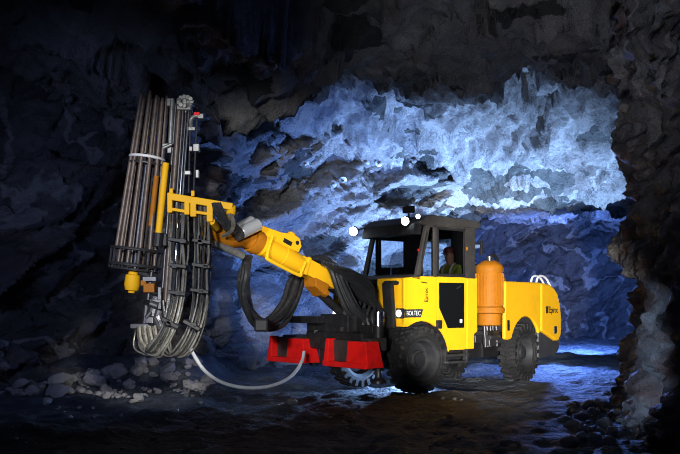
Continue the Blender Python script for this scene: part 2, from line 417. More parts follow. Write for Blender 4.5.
# ---- front frame body
MB().box((-.3, 0, .72), (2.9, .92, .48)).box((.75, 0, 1.05), (.9, .75, .6)).box((-1.75, 0, .8), (.7, .7, .5)).build('chassis', 'black', rig, .02)
MB().cyl((0, -.7, .565), (0, .7, .565), .12, 16).lathe((0, -.2, .565), (0, 1, 0), [(0, .1), (.08, .22), (.32, .22), (.4, .1)], 20).build('axle', 'black', rig)
MB(B).cyl((0, -.7, .565), (0, .7, .565), .12, 16).build('axle', 'black', rig)
def arch(cx, cz, r, a0, a1, n=14):
    return [(cx + r * math.cos(math.radians(a0 + (a1 - a0) * k / n)), cz + r * math.sin(math.radians(a0 + (a1 - a0) * k / n))) for k in range(n + 1)]
fend = [(.45, 1.96), (.45, 1.17), (.36, 1.14)] + arch(.02, .57, .66, 60, 122, 10) + [(-.345, 1.14), (-.345, 2.0), (.12, 2.0)]
MB().prism(fend, .88, .95).box((.41, .61, 1.55), (.08, .66, .82)).prism([(.45, 1.96), (.12, 2.0), (-.345, 2.0), (-.345, 1.94), (.12, 1.94), (.42, 1.9)], .28, .93).build('front_fender', 'yellow', rig, .02)
MB().prism([(.36, 1.9), (.36, 1.32), (.02, 1.28), (-.33, 1.32), (-.33, 1.9)], .3, .87).box((-.1, .42, 1.0), (1.0, .2, .5)).build('fender_liner', 'black', rig)
MB().prism([(.43, 1.9), (.43, 1.2), (.2, 1.2), (.2, 1.9)], -.95, -.62).build('front_fender', 'yellow', rig, .02)
MB().prism([(-.345, 1.16)] + arch(.02, .57, .66, 122, 176, 8) + [(-.655, .55), (-.655, .45), (-.6, .45)] + arch(.02, .57, .60, 178, 122, 8), .6, .94).build('wheel_arch', 'black', rig)
# cab door with its dark lower pane
door = MB().prism([(-.355, 2.0), (-.355, 1.12)] + arch(.02, .57, .67, 122, 170, 8) + [(-.66, .71), (-1.115, .71), (-1.115, 2.0)], .86, .95).build('cab_door', 'yellow', rig, .015)
MB().prism([(-.40, 1.90), (-.40, 1.46), (-.62, 1.10), (-1.05, 1.10), (-1.05, 1.90)], .93, .956).build('door_pane', 'dglass', door, .004)
MB().beam((-.93, .975, 1.84), (-.83, .975, 1.80), .012, .02).build('door_pull', 'steel', door)
MB().box((-.38, .97, 1.17), (.12, .05, .15)).build('door_latch', 'black', door, .01)
MB().box((-.955, .962, 1.22), (.05, .012, .07)).build('sticker', 'white', door)
MB().prism([(-1.125, 2.0), (-1.125, .71), (-1.33, .71), (-1.33, .98), (-1.42, 1.02), (-1.42, 2.0)], .3, .95).build('corner_panel', 'yellow', rig, .02)
MB().box((-.7, .25, 1.05), (1.2, 1.1, .12)).box((-.72, -.4, 1.5), (1.3, .06, 1.0)).box((-1.36, .2, 1.5), (.06, 1.2, 1.0)).build('cab_floor', 'black', rig)
MB().box((-.8, .93, .62), (.62, .18, .04)).box((-.8, .97, .50), (.52, .14, .04)).box((-.52, .95, .6), (.04, .1, .24)).box((-1.08, .95, .6), (.04, .1, .24)).build('step', 'steel', rig, .006)
# ---- cab greenhouse
def pillar(x0, x1, x0t, x1t, y0, y1, name='cab_pillar', z0=1.98, z1=2.92):
    return MB().add([(x0, y0, z0), (x1, y0, z0), (x1, y1, z0), (x0, y1, z0), (x0t, y0, z1), (x1t, y0, z1), (x1t, y1, z1), (x0t, y1, z1)],
                    [(0,1,2,3), (4,7,6,5), (0,4,5,1), (1,5,6,2), (2,6,7,3), (3,7,4,0)]).build(name, 'charcoal', rig, .012)
pillar(.16, .06, -.10, -.20, .87, .95)
pillar(-.27, -.35, -.27, -.35, .88, .95)
pillar(-1.07, -1.36, -1.07, -1.36, .62, .95)
pillar(.16, .08, -.10, -.18, -.46, -.38)
pillar(-.18, -.27, -.18, -.27, -.46, -.38)
pillar(-.90, -1.36, -.90, -1.36, -.46, -.38)
MB().box((-1.33, .55, 2.45), (.06, .30, .95)).box((-1.33, .2, 2.84), (.06, 1.2, .2)).build('cab_rear_frame', 'charcoal', rig)
MB().beam((-.2, .915, 2.875), (-1.1, .915, 2.875), .07, .05).beam((-.2, -.42, 2.80), (-1.1, -.42, 2.80), .07, .18).beam((.1, -.42, 2.0), (-1.3, -.42, 2.0), .07, .08).build('window_header', 'charcoal', rig, .005)
MB().beam((-.36, .935, 2.03), (-1.07, .935, 2.03), .03, .05).beam((-.38, .935, 2.0), (-.38, .935, 2.88), .03, .04, (1, 0, 0)).beam((-1.06, .935, 2.0), (-1.06, .935, 2.88), .03, .04, (1, 0, 0)).beam((-.36, .935, 2.85), (-1.07, .935, 2.85), .03, .05).build('window_frame', 'black', rig, .004)
MB().prism([(.10, 2.92), (-.06, 3.03), (-.2, 3.07), (-1.40, 3.03), (-1.47, 2.99), (-1.47, 2.90), (.04, 2.88)], -.5, .98).build('cab_roof', 'charcoal', rig, .02)
MB().prism([(.155, 2.72), (.10, 2.92), (-.06, 2.92), (-.04, 2.72)], -.46, .86).build('sun_visor', 'black', rig, .01)
MB().prism([(.30, 1.96), (.17, 2.03), (.05, 2.03), (.05, 1.93)], -.5, .95).build('cowl', 'charcoal', rig, .01)
def pane(name, q, t=(0, .008, 0)):
    n = [Vector(p) + Vector(t) for p in q]
    return MB().add([*q, *n], [(0,1,2,3), (7,6,5,4), (0,4,5,1), (1,5,6,2), (2,6,7,3), (3,7,4,0)]).build(name, 'glass', rig)
pane('windshield', [(.12, .86, 2.03), (.12, -.37, 2.03), (-.10, -.37, 2.78), (-.10, .86, 2.78)], (.008, 0, .002))
pane('quarter_window', [(.08, .91, 2.02), (-.27, .91, 2.02), (-.27, .91, 2.87), (-.15, .91, 2.87)])
pane('door_window', [(-.37, .925, 2.02), (-1.06, .925, 2.02), (-1.06, .925, 2.86), (-.37, .925, 2.86)])
pane('far_window', [(-.27, -.425, 2.04), (-.90, -.425, 2.04), (-.90, -.425, 2.72), (-.27, -.425, 2.72)])
pane('far_quarter_window', [(.1, -.425, 2.04), (-.18, -.425, 2.04), (-.18, -.425, 2.8), (-.12, -.425, 2.8)])
pane('rear_window', [(-1.335, -.37, 2.04), (-1.335, .42, 2.04), (-1.335, .42, 2.74), (-1.335, -.37, 2.74)], (.008, 0, 0))
MB().tube([(-.02, .93, 2.05), (.06, .99, 2.2), (.02, 1.0, 2.5), (-.1, .95, 2.75)], .014, 6).build('wiper_arm', 'black', rig)
MB().box((-.04, .84, 2.30), (.03, .02, .36), Matrix.Rotation(.25, 3, 'Y')).build('grab_strip', 'red', rig, .005, label='red grab strip beside the windscreen pillar')
MB().box((-.1, -.1, 2.1), (.12, .18, .18)).box((-.1, .22, 2.1), (.12, .22, .16)).box((-.05, .25, 1.95), (.25, 1.0, .2)).build('control_panel', 'black', rig, .02)
MB().box((-.98, .60, 1.58), (.5, .5, .14)).box((-1.25, .60, 2.0), (.10, .44, .75), Matrix.Rotation(-.08, 3, 'Y')).box((-.98, .6, 1.32), (.3, .3, .5)).build('operator_seat', 'seat', rig, .04)
# marks on the side
pl = MB().prism([(.445, 1.435), (.43, 1.295), (.06, 1.295), (.0, 1.435)], .945, .958).build('name_plate', 'plate', rig, .002)
text('lettering', 'BOLTEC', .112, (.235, .960, 1.365), (-1, 0, 0), (0, 0, 1), 'white', pl, A, .001, .82, .0)
text('maker_lettering', 'Epiroc', .115, (-.08, .954, 1.68), (0, 0, 1), (1, 0, 0), 'ink', rig, A, .002, .85, .002)
MB().beam((.05, .953, 1.90), (-.10, .953, 1.885), .006, .018).build('trim_groove', 'ink', rig)
# headlights
def headlight(c, s=(.10, .15, .17), mat='black', lens=.062):
    h = MB().box(c, s).build('headlight', mat, rig, .012)
    c = Vector(c); MB().lathe(c + Vector((s[0]/2 - .01, 0, 0)), (1, 0, 0), [(0, lens), (.022, lens), (.034, lens*.7), (.038, .005)], 20).build('lens', 'lamp_dim', h, 0, True); return h
headlight((.45, .875, 1.365)); headlight((.46, -.80, 1.35), (.08, .16, .34), 'yellow')
def worklamp(p, aim, r, arm=None):
    p = Vector(p); d = Vector(aim).normalized()
    b = MB().lathe(p, -d, [(0, r*1.12), (.05, r*1.12), (.11, r*.7), (.12, r*.3)], 20)
    if arm: b.cyl(p - d * .08, Vector(arm), .016, 8)
    h = b.build('work_lamp', 'black', rig, 0, True)
    MB().lathe(p - d * .005, d, [(0, r), (.012, r*.95), (.03, r*.5), (.034, .005)], 20).build('lens', 'lamp', h, 0, True)
worklamp((.22, -.62, 2.86), (1, .5, -.2), .085, (-.02, -.45, 2.95))
worklamp((.16, .68, 2.955), (1, .35, -.2), .075, (0, .66, 3.0))
worklamp((.10, .93, 3.02), (1, .5, -.1), .04, (0, .9, 2.98))
MB().box((-.25, .35, 3.21), (.10, .22, .12)).cyl((-.25, .35, 3.0), (-.25, .35, 3.2), .018, 8).build('roof_lamp_bracket', 'charcoal', rig, .01)
MB().box((-1.5, .97, 2.55), (.04, .05, .26)).cyl((-1.36, .95, 2.62), (-1.5, .97, 2.62), .012, 6).build('mirror', 'black', rig, .01)
MB().box((-1.12, .955, 2.52), (.03, .012, .06)).build('side_reflector', 'orange', rig)

# ---- rear frame: engine hood, skirt, motor
hood = [(.90, 1.96), (.93, .86), (.80, .84)] + arch(-.02, .56, .72, 24, 90, 8)[:] + arch(-.02, .56, .72, 90, 150, 8)[1:] + [(-.69, .95), (-.73, 1.10), (-.73, 1.965)]
MB(B).prism([(-.69, 1.6), (.88, 1.6), (.88, 1.0), (.6, 1.3), (-.6, 1.3), (-.69, 1.0)], -.9, .87).box((.0, 0, .75), (1.7, .9, .5)).build('engine_block', 'black', rig)
hd = MB(B).prism(hood, .88, .95).prism([(.9, 1.955), (.9, 1.5), (-.7, 1.5), (-.7, 1.955)], -.95, .90).build('engine_hood', 'yellow', rig, .03)
MB(B).box((.80, .956, 1.12), (.10, .02, .20)).build('hood_latch', 'black', hd, .01)
tail = [(-.745, 1.965), (-.745, .98), (-1.50, .75), (-1.68, .74), (-1.80, .86), (-1.83, 1.2), (-1.76, 1.5), (-1.62, 1.75), (-1.45, 1.86), (-1.2, 1.94)]
tl = MB(B).prism(tail, -.95, .95).build('tail_cover', 'yellow', rig, .05)
MB(B).box((-1.45, .958, .98), (.13, .02, .16)).build('tail_latch', 'black', tl, .01)
text('maker_lettering', 'Epiroc', .19, (-1.36, .956, 1.40), (-1, 0, 0), (0, 0, 1), 'ink', tl, B, .002, .95, .003)
MB(B).box((-1.02, .957, 1.41), (.13, .006, .15)).build('maker_badge', 'ink', tl, .01)
MB(B).prism([(-.66, 1.0), (-.66, .40), (-1.5, .43), (-1.72, .56), (-1.80, .84), (-1.68, .72), (-1.5, .73)], -.9, .93).build('rear_skirt', 'skirt', rig, .03)
MB(B).box((.95, 0, .75), (.8, .8, .5)).box((1.2, .55, .98), (.5, .6, .1)).build('rear_chassis', 'black', rig, .02)
rail = MB(B)
for yy in (.9, .78):
    rail.tube([(-.60, yy, 1.95), (-.68, yy, 2.07), (-.85, yy, 2.11), (-1.1, yy, 2.06), (-1.32, yy, 1.9)], .022, 8)
rail.build('grab_rail', 'white', rig, 0, True, 'pale tubular grab rail')
mc = Vector((1.16, .74, 0))
mo = MB(B).lathe(mc + Vector((0, 0, 1.12)), (0, 0, 1), [(0, .2), (.02, .225), (.22, .225), (.24, .285), (.34, .285), (.36, .25), (1.0, .25), (1.02, .262), (1.10, .262), (1.14, .24), (1.22, .13), (1.23, .05)], 40)
for k in range(28):
    g = 2 * PI * k / 28; R3 = Matrix.Rotation(g, 3, 'Z'); mo.box(mc + R3 @ Vector((.255, 0, 1.80)), (.03, .012, .60), R3)
mo = mo.build('electric_motor', 'orange', rig, 0, True)
MB(B).tube([mc + Vector((.05, 0, 2.33)), mc + Vector((.02, .02, 2.42)), mc + Vector((-.1, .05, 2.44)), mc + Vector((-.22, .05, 2.36)), mc + Vector((-.26, .02, 2.2))], .035, 8).build('motor_cable', 'black', mo)
MB(B).cyl(mc + Vector((.1, .05, 2.33)), mc + Vector((.1, .05, 2.42)), .05, 12).build('lifting_eye', 'steel', mo)
MB(B).box(mc + Vector((-.29, .1, 1.93)), (.1, .14, .2)).build('terminal_box', 'orange', mo, .015)
mach = MB(B).box((1.2, .35, .95), (.5, .5, .3))
for k in range(7):
    mach.cyl((1.0 + .08 * k, .82 - .03 * (k % 3), .72 + .05 * (k % 2)), (1.0 + .08 * k, .80 - .03 * (k % 3), 1.12), .024, 8)
mach.box((1.22, .8, .82), (.3, .1, .16)).cyl((1.4, .85, .9), (1.05, .88, .9), .05, 12).build('pump_block', 'steel', rig, .008)

# ---- front end: jack, red stabilisers, flap, plate, boom support
MB().box((.60, .74, 1.50), (.07, .25, .78), Matrix.Rotation(.08, 3, 'Y')).box((.55, .74, 1.88), (.16, .25, .07)).build('mud_flap', 'rubber', rig, .03)
jk = MB().cyl((.95, .86, .42), (.95, .86, 1.16), .085, 20).box((.95, .70, 1.1), (.26, .3, .14)).build('stabilizer_jack', 'black', rig, .006, True)
MB().cyl((.95, .86, 1.16), (.95, .86, 1.40), .095, 20).build('jack_collar', 'chrome', jk, 0, True)
MB().cyl((.95, .86, .30), (.95, .86, .42), .055, 16).lathe((.95, .86, .22), (0, 0, 1), [(0, .13), (.04, .13), (.08, .07), (.1, .06)], 20).build('jack_foot', 'steel', jk, 0, True)
MB().cyl((.95, -.86, .42), (.95, -.86, 1.16), .085, 20).box((.95, -.70, 1.1), (.26, .3, .14)).build('stabilizer_jack', 'black', rig, .006, True)
def red_guard(y0, y1, x=1.45):
    m = MB().box((x, (y0+y1)/2, .535), (.16, y1-y0, .09))
    m.add([(x-.12, y0+.02, .54), (x+.08, y0+.02, .54), (x+.08, y0+.14, .54), (x-.12, y0+.14, .54), (x-.12, y0+.04, .95), (x+.04, y0+.04, .95), (x+.04, y0+.12, .95), (x-.12, y0+.12, .95)], [(0,1,2,3), (4,7,6,5), (0,4,5,1), (1,5,6,2), (2,6,7,3), (3,7,4,0)])
    w = (y1 - y0) * .46
    m.add([(x-.30, y1-w, .52), (x+.06, y1-w, .52), (x+.06, y1+.03, .50), (x-.30, y1+.03, .50), (x-.3, y1-w, .92), (x+.02, y1-w, .92), (x-.02, y1-.10, .92), (x-.3, y1-.10, .92)], [(0,1,2,3), (4,7,6,5), (0,4,5,1), (1,5,6,2), (2,6,7,3), (3,7,4,0)])
    g = m.build('stabilizer_guard', 'red', rig, .012, label='red stabiliser guard')
    MB().box((x-.14, (y0+y1)/2-.05, .74), (.14, (y1-y0)*.8, .38)).build('guard_plate', 'charcoal', g, .01)
    MB().box((x-.35, (y0+y1)/2, .86), (.4, (y1-y0)*.7, .22)).build('stabilizer_arm', 'charcoal', g, .03)
red_guard(.10, 1.18); red_guard(-1.52, -.46)
MB().box((1.05, -.62, 1.25), (.7, .85, .12)).build('front_shelf', 'black', rig, .01)
MB().box((1.02, -.55, 1.0), (.3, .5, .4)).box((1.05, .1, .9), (.5, 1.5, .3)).box((.9, .2, 1.25), (.4, .5, .4)).build('front_crossmember', 'black', rig, .03)
fr = MB()
for k in range(16):
    x, y, z = random.uniform(.75, 1.3), random.uniform(-.55, .55), random.uniform(.95, 1.45)
    fr.cyl((x, y, z), (x + random.uniform(-.1, .1), y + random.uniform(-.2, .2), z + random.uniform(-.1, .1)), random.uniform(.02, .05), 8)
fr.build('valve_fittings', 'steel', rig)

# ---- boom (along the rig's centre line)
R0, R1 = Vector((.35, 0, 1.57)), Vector((2.62, 0, 2.44))
bd = (R1 - R0).normalized(); bu = Vector((-bd.z, 0, bd.x))
def bp(t, u=0.0, y=0.0): return R0 + bd * t + bu * u + Vector((0, y, 0))
MB().box((.35, 0, 1.45), (.5, .6, .7)).cyl((.45, 0, 1.1), (.45, 0, 1.9), .2, 20).build('boom_support', 'black', rig, .03)
MB().beam(bp(0), bp(.95), .30, .30, bu).build('boom_base', 'black', rig, .03)
bm_ = MB().beam(bp(.7), bp(1.75), .26, .27, bu).box(bp(1.62), (.07, .30, .31), Matrix((bd, Vector((0, 1, 0)), bu)).transposed())
bm_.build('boom_arm', 'yellow', rig, .02)
MB().prism([(bp(1.1, -.12).x, bp(1.1, -.12).z), (bp(1.42, -.12).x, bp(1.42, -.12).z), (bp(1.36, -.26).x, bp(1.36, -.26).z), (bp(1.08, -.34).x, bp(1.08, -.34).z)], -.16, .16).cyl(bp(1.12, -.28, -.2), bp(1.12, -.28, .2), .05, 14).build('boom_clevis', 'orange', rig, .012)
lc = MB().cyl(bp(1.12, -.28), (.62, 0, 1.08), .075, 18).build('lift_cylinder', 'black', rig, 0, True)
MB().lathe(bp(1.68), bd, [(0, .15), (.04, .165), (.38, .165), (.385, .172), (.40, .172), (.405, .165), (.78, .165), (.80, .185), (.90, .185), (.92, .16)], 28).build('rotation_housing', 'yellow', rig, 0, True)
gr = MB()
for y in (.21,):
    q = [bp(1.74, .02, y), bp(1.76, -.18, y), bp(1.80, -.235, y), bp(2.4, -.235, y), bp(2.47, -.2, y), bp(2.49, -.05, y), bp(2.49, .15, y)]
    gr.tube(q, .028, 8, 4)
gr.build('guard_bar', 'yellow', rig, 0, True)
ear = MB().prism([(bp(2.08, .12).x, bp(2.08, .12).z), (bp(1.86, .14).x, bp(1.86, .14).z), (bp(1.84, .26).x, bp(1.84, .26).z), (bp(1.92, .36).x, bp(1.92, .36).z), (bp(2.06, .38).x, bp(2.06, .38).z), (bp(2.3, .30).x, bp(2.3, .30).z), (bp(2.75, .24).x, bp(2.75, .24).z), (bp(2.75, .12).x, bp(2.75, .12).z)], -.09, .13)
ear = ear.build('ear_plate', 'yellow', rig, .015)
MB().cyl(bp(1.95, .27, -.10), bp(1.95, .27, .136), .035, 16).build('pin_bore', 'black', ear)
MB().beam(bp(2.05, .2, .135), bp(2.22, .2, .135), .012, .07, bu).build('ear_slot', 'black', ear)
MB().box(bp(2.04, .385, .02), (.10, .08, .07), Matrix((bd, Vector((0, 1, 0)), bu)).transposed()).build('lug', 'yellow', ear, .012)
# elbow that carries the mast
e0 = bp(2.55)
MB().lathe(e0 - bd*.05, bd, [(0, .17), (.12, .21), (.22, .2)], 24).tube([e0 + bd*.1, e0 + bd*.35 + Vector((0, 0, -.05)), W @ wp(228, 238, 12.8), W @ wp(216, 232, 12.65), W @ wp(204, 226, 12.5)], .155, 18).build('boom_elbow', 'orange', rig, 0, True)
MB(W).tube([wp(243, 256, 12.85), wp(230, 250, 12.7), wp(219, 246, 12.6), wp(208, 242, 12.5)], .06, 10).build('elbow_shoe', 'grey', rig, 0, True)
for (a, b, r) in (((237, 229, 12.75), (252, 221, 13.0), .085), ((240, 233, 12.65), (258, 224.5, 12.9), .1)):
    o = MB(W).cyl(wp(*a), wp(*b), r, 24).build('swivel_cylinder', 'silver', rig, .008, True)
    MB(W).lathe(wp(*a), wp(*a) - wp(*b), [(0, r*1.02), (.07, r*1.02), (.08, r*.5)], 20).build('end_cap', 'steel', o, 0, True)
# yellow hose bracket
br = MB(W); Yb = 12.05
def bar(a, b, w=.08, d=.12): br.beam(wp(a[0], a[1], Yb), wp(b[0], b[1], Yb), d, w, (0, -.02, 1) if abs(a[0]-b[0]) > abs(a[1]-b[1]) else (1, 0, 0))
bar((169.5, 196.5), (233, 207), .10); bar((170.5, 193), (170.5, 213), .075); bar((187.5, 197), (187.5, 215), .075); bar((193.8, 198), (193.8, 217), .085); bar((210.3, 200), (210.3, 222), .09)
bar((170, 209), (188, 212), .045); bar((194, 212), (211, 214.5), .045)
br.tube([wp(231, 206, Yb), wp(231, 212, Yb+.05), wp(227, 217, Yb+.15), wp(224, 222, Yb+.3)], .07, 10).tube([wp(211, 221, Yb), wp(216, 228, Yb+.3)], .06, 10, 1)
br = br.build('hose_bracket', 'yellow', rig, .012)
MB(W).box(wp(193, 193.5, Yb), (.05, .05, .08)).box(wp(171.5, 191, Yb), (.05, .05, .07)).build('bracket_bolts', 'yellow', br, .008)

# ---- bolting mast
def col(pt, pb, Y): return lambda t: wp(pb[0] + (pt[0]-pb[0])*t, pb[1] + (pt[1]-pb[1])*t, Y)
c = col((182, 104), (164, 338), 12.32)
MB(W).beam(c(0), c(1), .10, .22, (0, 1, 0)).box(c(.97), (.26, .16, .22)).build('feed_beam', 'black', rig, .015)
for (dx, Y, r, m) in ((-6.2, 12.24, .024, 'steel'), (-2.5, 12.20, .034, 'rod'), (1.4, 12.18, .022, 'steel'), (4.6, 12.22, .028, 'chrome'), (7.2, 12.24, .014, 'steel')):
    cc = col((182 + dx, 106), (166 + dx, 330), Y); MB(W).cyl(cc(0), cc(1), r, 10).build('guide_rail', m, rig, 0, True)
hdm = MB(W)
for k in range(11):
    a = 2 * PI * k / 11; hdm.cyl(wp(185 + 6.5*math.cos(a), 103.5 + 4.6*math.sin(a), 12.22 + .05*math.cos(3*a)), wp(185 + 6.5*math.cos(a), 103.5 + 4.6*math.sin(a) - 2.5, 12.05 + .05*math.sin(2*a)), .034, 10)
hdm.cyl(wp(185, 107, 12.22), wp(185.6, 98, 12.22), .10, 18).cyl(wp(181, 108, 12.2), wp(181, 99, 12.2), .045, 12).box(wp(190, 103, 12.2), (.10, .14, .09)).box(wp(185, 109, 12.2), (.2, .2, .06))
hdm.build('mast_head', 'grey', rig, .006)
md = MB(W).box(wp(171, 103, 12.3), (.10, .12, .11)).cyl(wp(172.5, 100, 12.25), wp(170, 150, 12.25), .034, 12).box(wp(167, 146, 12.2), (.12, .08, .06)).box(wp(170, 150, 12.2), (.06, .1, .1)).cyl(wp(163, 148, 12.1), wp(172, 144, 12.1), .025, 10)
md.build('rod_gripper', 'grey', rig, .006)
tr = MB(W).cyl(wp(197, 116, 12.25), wp(193.5, 193, 12.2), .013, 8).cyl(wp(190.5, 112, 12.25), wp(188.5, 193, 12.22), .012, 8)
tr = tr.build('tie_rod', 'steel', rig)
for (q, sz) in (((196.5, 148), (.09, .1, .11)), ((191, 149), (.05, .06, .07)), ((197.5, 174), (.05, .06, .12)), ((188, 173), (.09, .08, .06))):
    MB(W).box(wp(*q, 12.2), sz).build('rod_clamp', 'grey', tr, .008)
sw = MB(W).tube([wp(191, 128, 12.2), wp(191, 120, 12.15), wp(195, 116, 12.15), wp(201, 117, 12.15)], .03, 8).box(wp(201, 116.5, 12.15), (.08, .08, .07)).box(wp(192, 129, 12.2), (.1, .06, .05)).build('mast_sensor', 'grey', rig, .006)
MB(W).box(wp(197, 114, 12.13), (.09, .07, .045)).build('sensor_cap', 'red', sw, .008)
# yellow feed cylinders
fc = MB(W).cyl(wp(166, 163, 12.05), wp(158.5, 234, 12.05), .047, 16).build('feed_cylinder', 'yellow', rig, 0, True)
MB(W).cyl(wp(158.8, 233, 12.04), wp(157.4, 247, 12.04), .085, 16).box(wp(163, 240, 12.1), (.14, .16, .18)).build('cylinder_collar', 'black', fc, .01)
MB(W).cyl(wp(156.5, 176, 12.2), wp(151, 226, 12.2), .04, 14).build('feed_cylinder', 'orange', rig, 0, True)
MB(W).cyl(wp(151, 226, 12.2), wp(147, 262, 12.2), .018, 10).build('piston_rod', 'chrome', rig, 0, True)
# rod magazine frame
ct, cb = wp(154.5, 95, 12.35), wp(134.5, 268, 12.35)
ax_ = (ct - cb).normalized(); mx_ = ax_.orthogonal().normalized(); my_ = ax_.cross(mx_)
def ringpts(t, r, n=28): return [cb + (ct - cb) * t + (mx_ * math.cos(2*PI*k/n) + my_ * math.sin(2*PI*k/n)) * r for k in range(n)]
up = MB(W).tube(ringpts(.635, .245), .022, 8, 1, True).build('magazine_ring', 'white', rig, 0, True, 'pale upper ring of the bolt magazine')
u2 = MB(W).tube(ringpts(.60, .235), .018, 8, 1, True)
for k in range(14):
    a = 2*PI*k/14; u2.cyl(cb + (ct-cb)*.595 + (mx_*math.cos(a) + my_*math.sin(a))*.2, cb + (ct-cb)*.64 + (mx_*math.cos(a) + my_*math.sin(a))*.245, .02, 8)
u2.cyl(cb, cb + (ct - cb) * .66, .05, 12).build('magazine_spindle', 'steel', rig)
bk = MB(W).tube(ringpts(.105, .36), .022, 8, 1, True).tube(ringpts(.015, .36), .026, 8, 1, True).tube(ringpts(-.01, .33), .02, 8, 1, True)
for k in range(16):
    a = 2*PI*k/16; bk.cyl(cb + (ct-cb)*(-.01) + (mx_*math.cos(a) + my_*math.sin(a))*.36, cb + (ct-cb)*.11 + (mx_*math.cos(a) + my_*math.sin(a))*.36, .013, 6)
for k in range(6):
    a = PI*k/6; v = (mx_*math.cos(a) + my_*math.sin(a))*.36; bk.cyl(cb - v, cb + v, .014, 6)
bk.build('magazine_basket', 'steel', rig)
MB(W).lathe(wp(133.5, 271, 12.2), wp(131.5, 292, 12.2) - wp(133.5, 271, 12.2), [(0, .06), (.02, .07), (.05, .07), (.06, .105), (.20, .115), (.28, .095), (.29, .05), (.32, .05)], 20).build('magazine_motor', 'yellow', rig, 0, True)
MB(W).box(wp(150, 288, 12.15), (.16, .16, .13)).box(wp(144, 283, 12.15), (.08, .1, .08)).build('swivel_block', 'orange', rig, .012)
lo = MB(W).cyl(wp(152, 270, 12.2), wp(148, 300, 12.2), .03, 10).box(wp(150, 279, 12.15), (.2, .1, .07)).cyl(wp(156, 296, 12.15), wp(152, 316, 12.15), .075, 14).cyl(wp(150, 303, 12.05), wp(158, 306, 12.05), .05, 12).cyl(wp(160, 310, 12.1), wp(156, 322, 12.1), .06, 12).cyl(wp(151, 312, 12.0), wp(146, 318, 12.0), .03, 10).cyl(wp(163, 300, 12.0), wp(165, 318, 12.0), .025, 10).box(wp(156, 301, 12.1), (.16, .1, .05)).box(wp(150, 320, 12.05), (.1, .12, .09)).cyl(wp(157, 316, 12.1), wp(163, 330, 12.1), .09, 14).cyl(wp(147, 305, 12.2), wp(145, 325, 12.2), .05, 12).box(wp(141, 326, 12.1), (.26, .22, .07)).box(wp(160, 298, 12.1), (.05, .09, .32)).box(wp(166, 324, 12.15), (.14, .2, .12))
lo.build('rock_drill', 'steel', rig, .01)

# ---- hoses hanging from the bracket: two columns, U bends at the bottom
def hose(pts, r, mat='bhose', name='hydraulic_hose'): return MB(W).tube([p if isinstance(p, Vector) else wp(*p) for p in pts], r, 7, 7).build(name, mat, rig, 0, True)
n1 = 9
for i in range(n1):
    u = i / (n1 - 1); x0 = 170.3 + 17.4 * u; Y = 11.92 + .12 * math.sin(3.1*i) + random.uniform(-.05, .05)
    bx = 137 + 14 * (1 - u) + random.uniform(-1, 1); by = 350 + 7 * u; w = lambda: random.uniform(-1.3, 1.3)
    pts = [(x0 + .8, 197, 12.17), (x0 + .4, 213, 12.15), (x0 + w()*.5, 226, Y), (x0 - .6 + w(), 240, Y), (x0 - .8 + w(), 255, Y), (x0 - 1 + w(), 270, Y), (x0 - 3.5 + w(), 300, Y), (x0 - 9 - 2*u + w(), 328, Y), (x0 - 20 - 3*u + w(), by - 6, Y), (x0 - 27 - 3*u, by, Y + .05), (bx + 3 - 5*u, by - 8, Y + .1), (bx - 1, 328, Y + .15)]
    hose(pts, (.013, .012, .022, .015)[i % 4], ('bhose', 'grey', 'hose', 'bhose', 'hose')[i % 5])
n2 = 9
for i in range(n2):
    u = i / (n2 - 1); x0 = 194 + 16.5 * u; Y = 11.95 + .12 * math.sin(2.3*i + 1) + random.uniform(-.05, .05); w = lambda: random.uniform(-1.3, 1.3)
    pts = [(x0 + .8, 200, 12.17), (x0 + .4, 216, 12.15), (x0 + w()*.5, 229, Y), (x0 + w(), 242, Y), (x0 + w(), 257, Y), (x0 - .5 + w(), 272, Y), (x0 - 1.5 + w(), 300, Y), (x0 - 7 + w(), 327, Y), (x0 - 16 + w(), 346 + 2*u, Y), (x0 - 27, 356 + u, Y + .1), (x0 - 38, 352, Y + .22), (x0 - 44 + 3*u, 338, Y + .3)]
    hose(pts, (.013, .020, .012, .016)[i % 4], ('bhose', 'hose', 'grey', 'bhose', 'hose')[i % 5])
for i in range(4):                                       # thick pale hoses inside the bend
    hose([(139 + 5*i, 326, 12.0), (140 + 5.5*i, 338, 11.98), (147 + 4.5*i, 349, 11.98), (158 + 3*i, 347 - i, 12.05)], .036, 'bhose')
for (x, y) in ((179, 241), (179, 266), (178, 293), (172, 323), (203, 242), (202.5, 266), (201, 291), (193, 325)):
    k = MB(W).box(wp(x, y, 11.9), (.26, .30, .05), Matrix.Rotation(.15 if y < 300 else .5, 3, 'Y'))
    k.box(wp(x + random.uniform(-6, 6), y, 11.77), (.08, .04, .07)).build('hose_clamp', 'black', rig, .008)
for k in range(5):                                       # bracket to boom hoses
    hose([(213 + 1.6*k, 203, 12.0), (216 + 1.8*k, 212, 12.0), (223 + 1.6*k, 225, 12.15), (230 + .8*k, 233, 12.35), (238, 231 - k, 12.6)], .028, 'hose')
for k in range(3):
    hose([(231 - 1.5*k, 214, 12.0), (234 - k, 221, 12.05), (233 - k, 230, 12.15), (226 - 2*k, 236, 12.3)], .02, 'bhose')
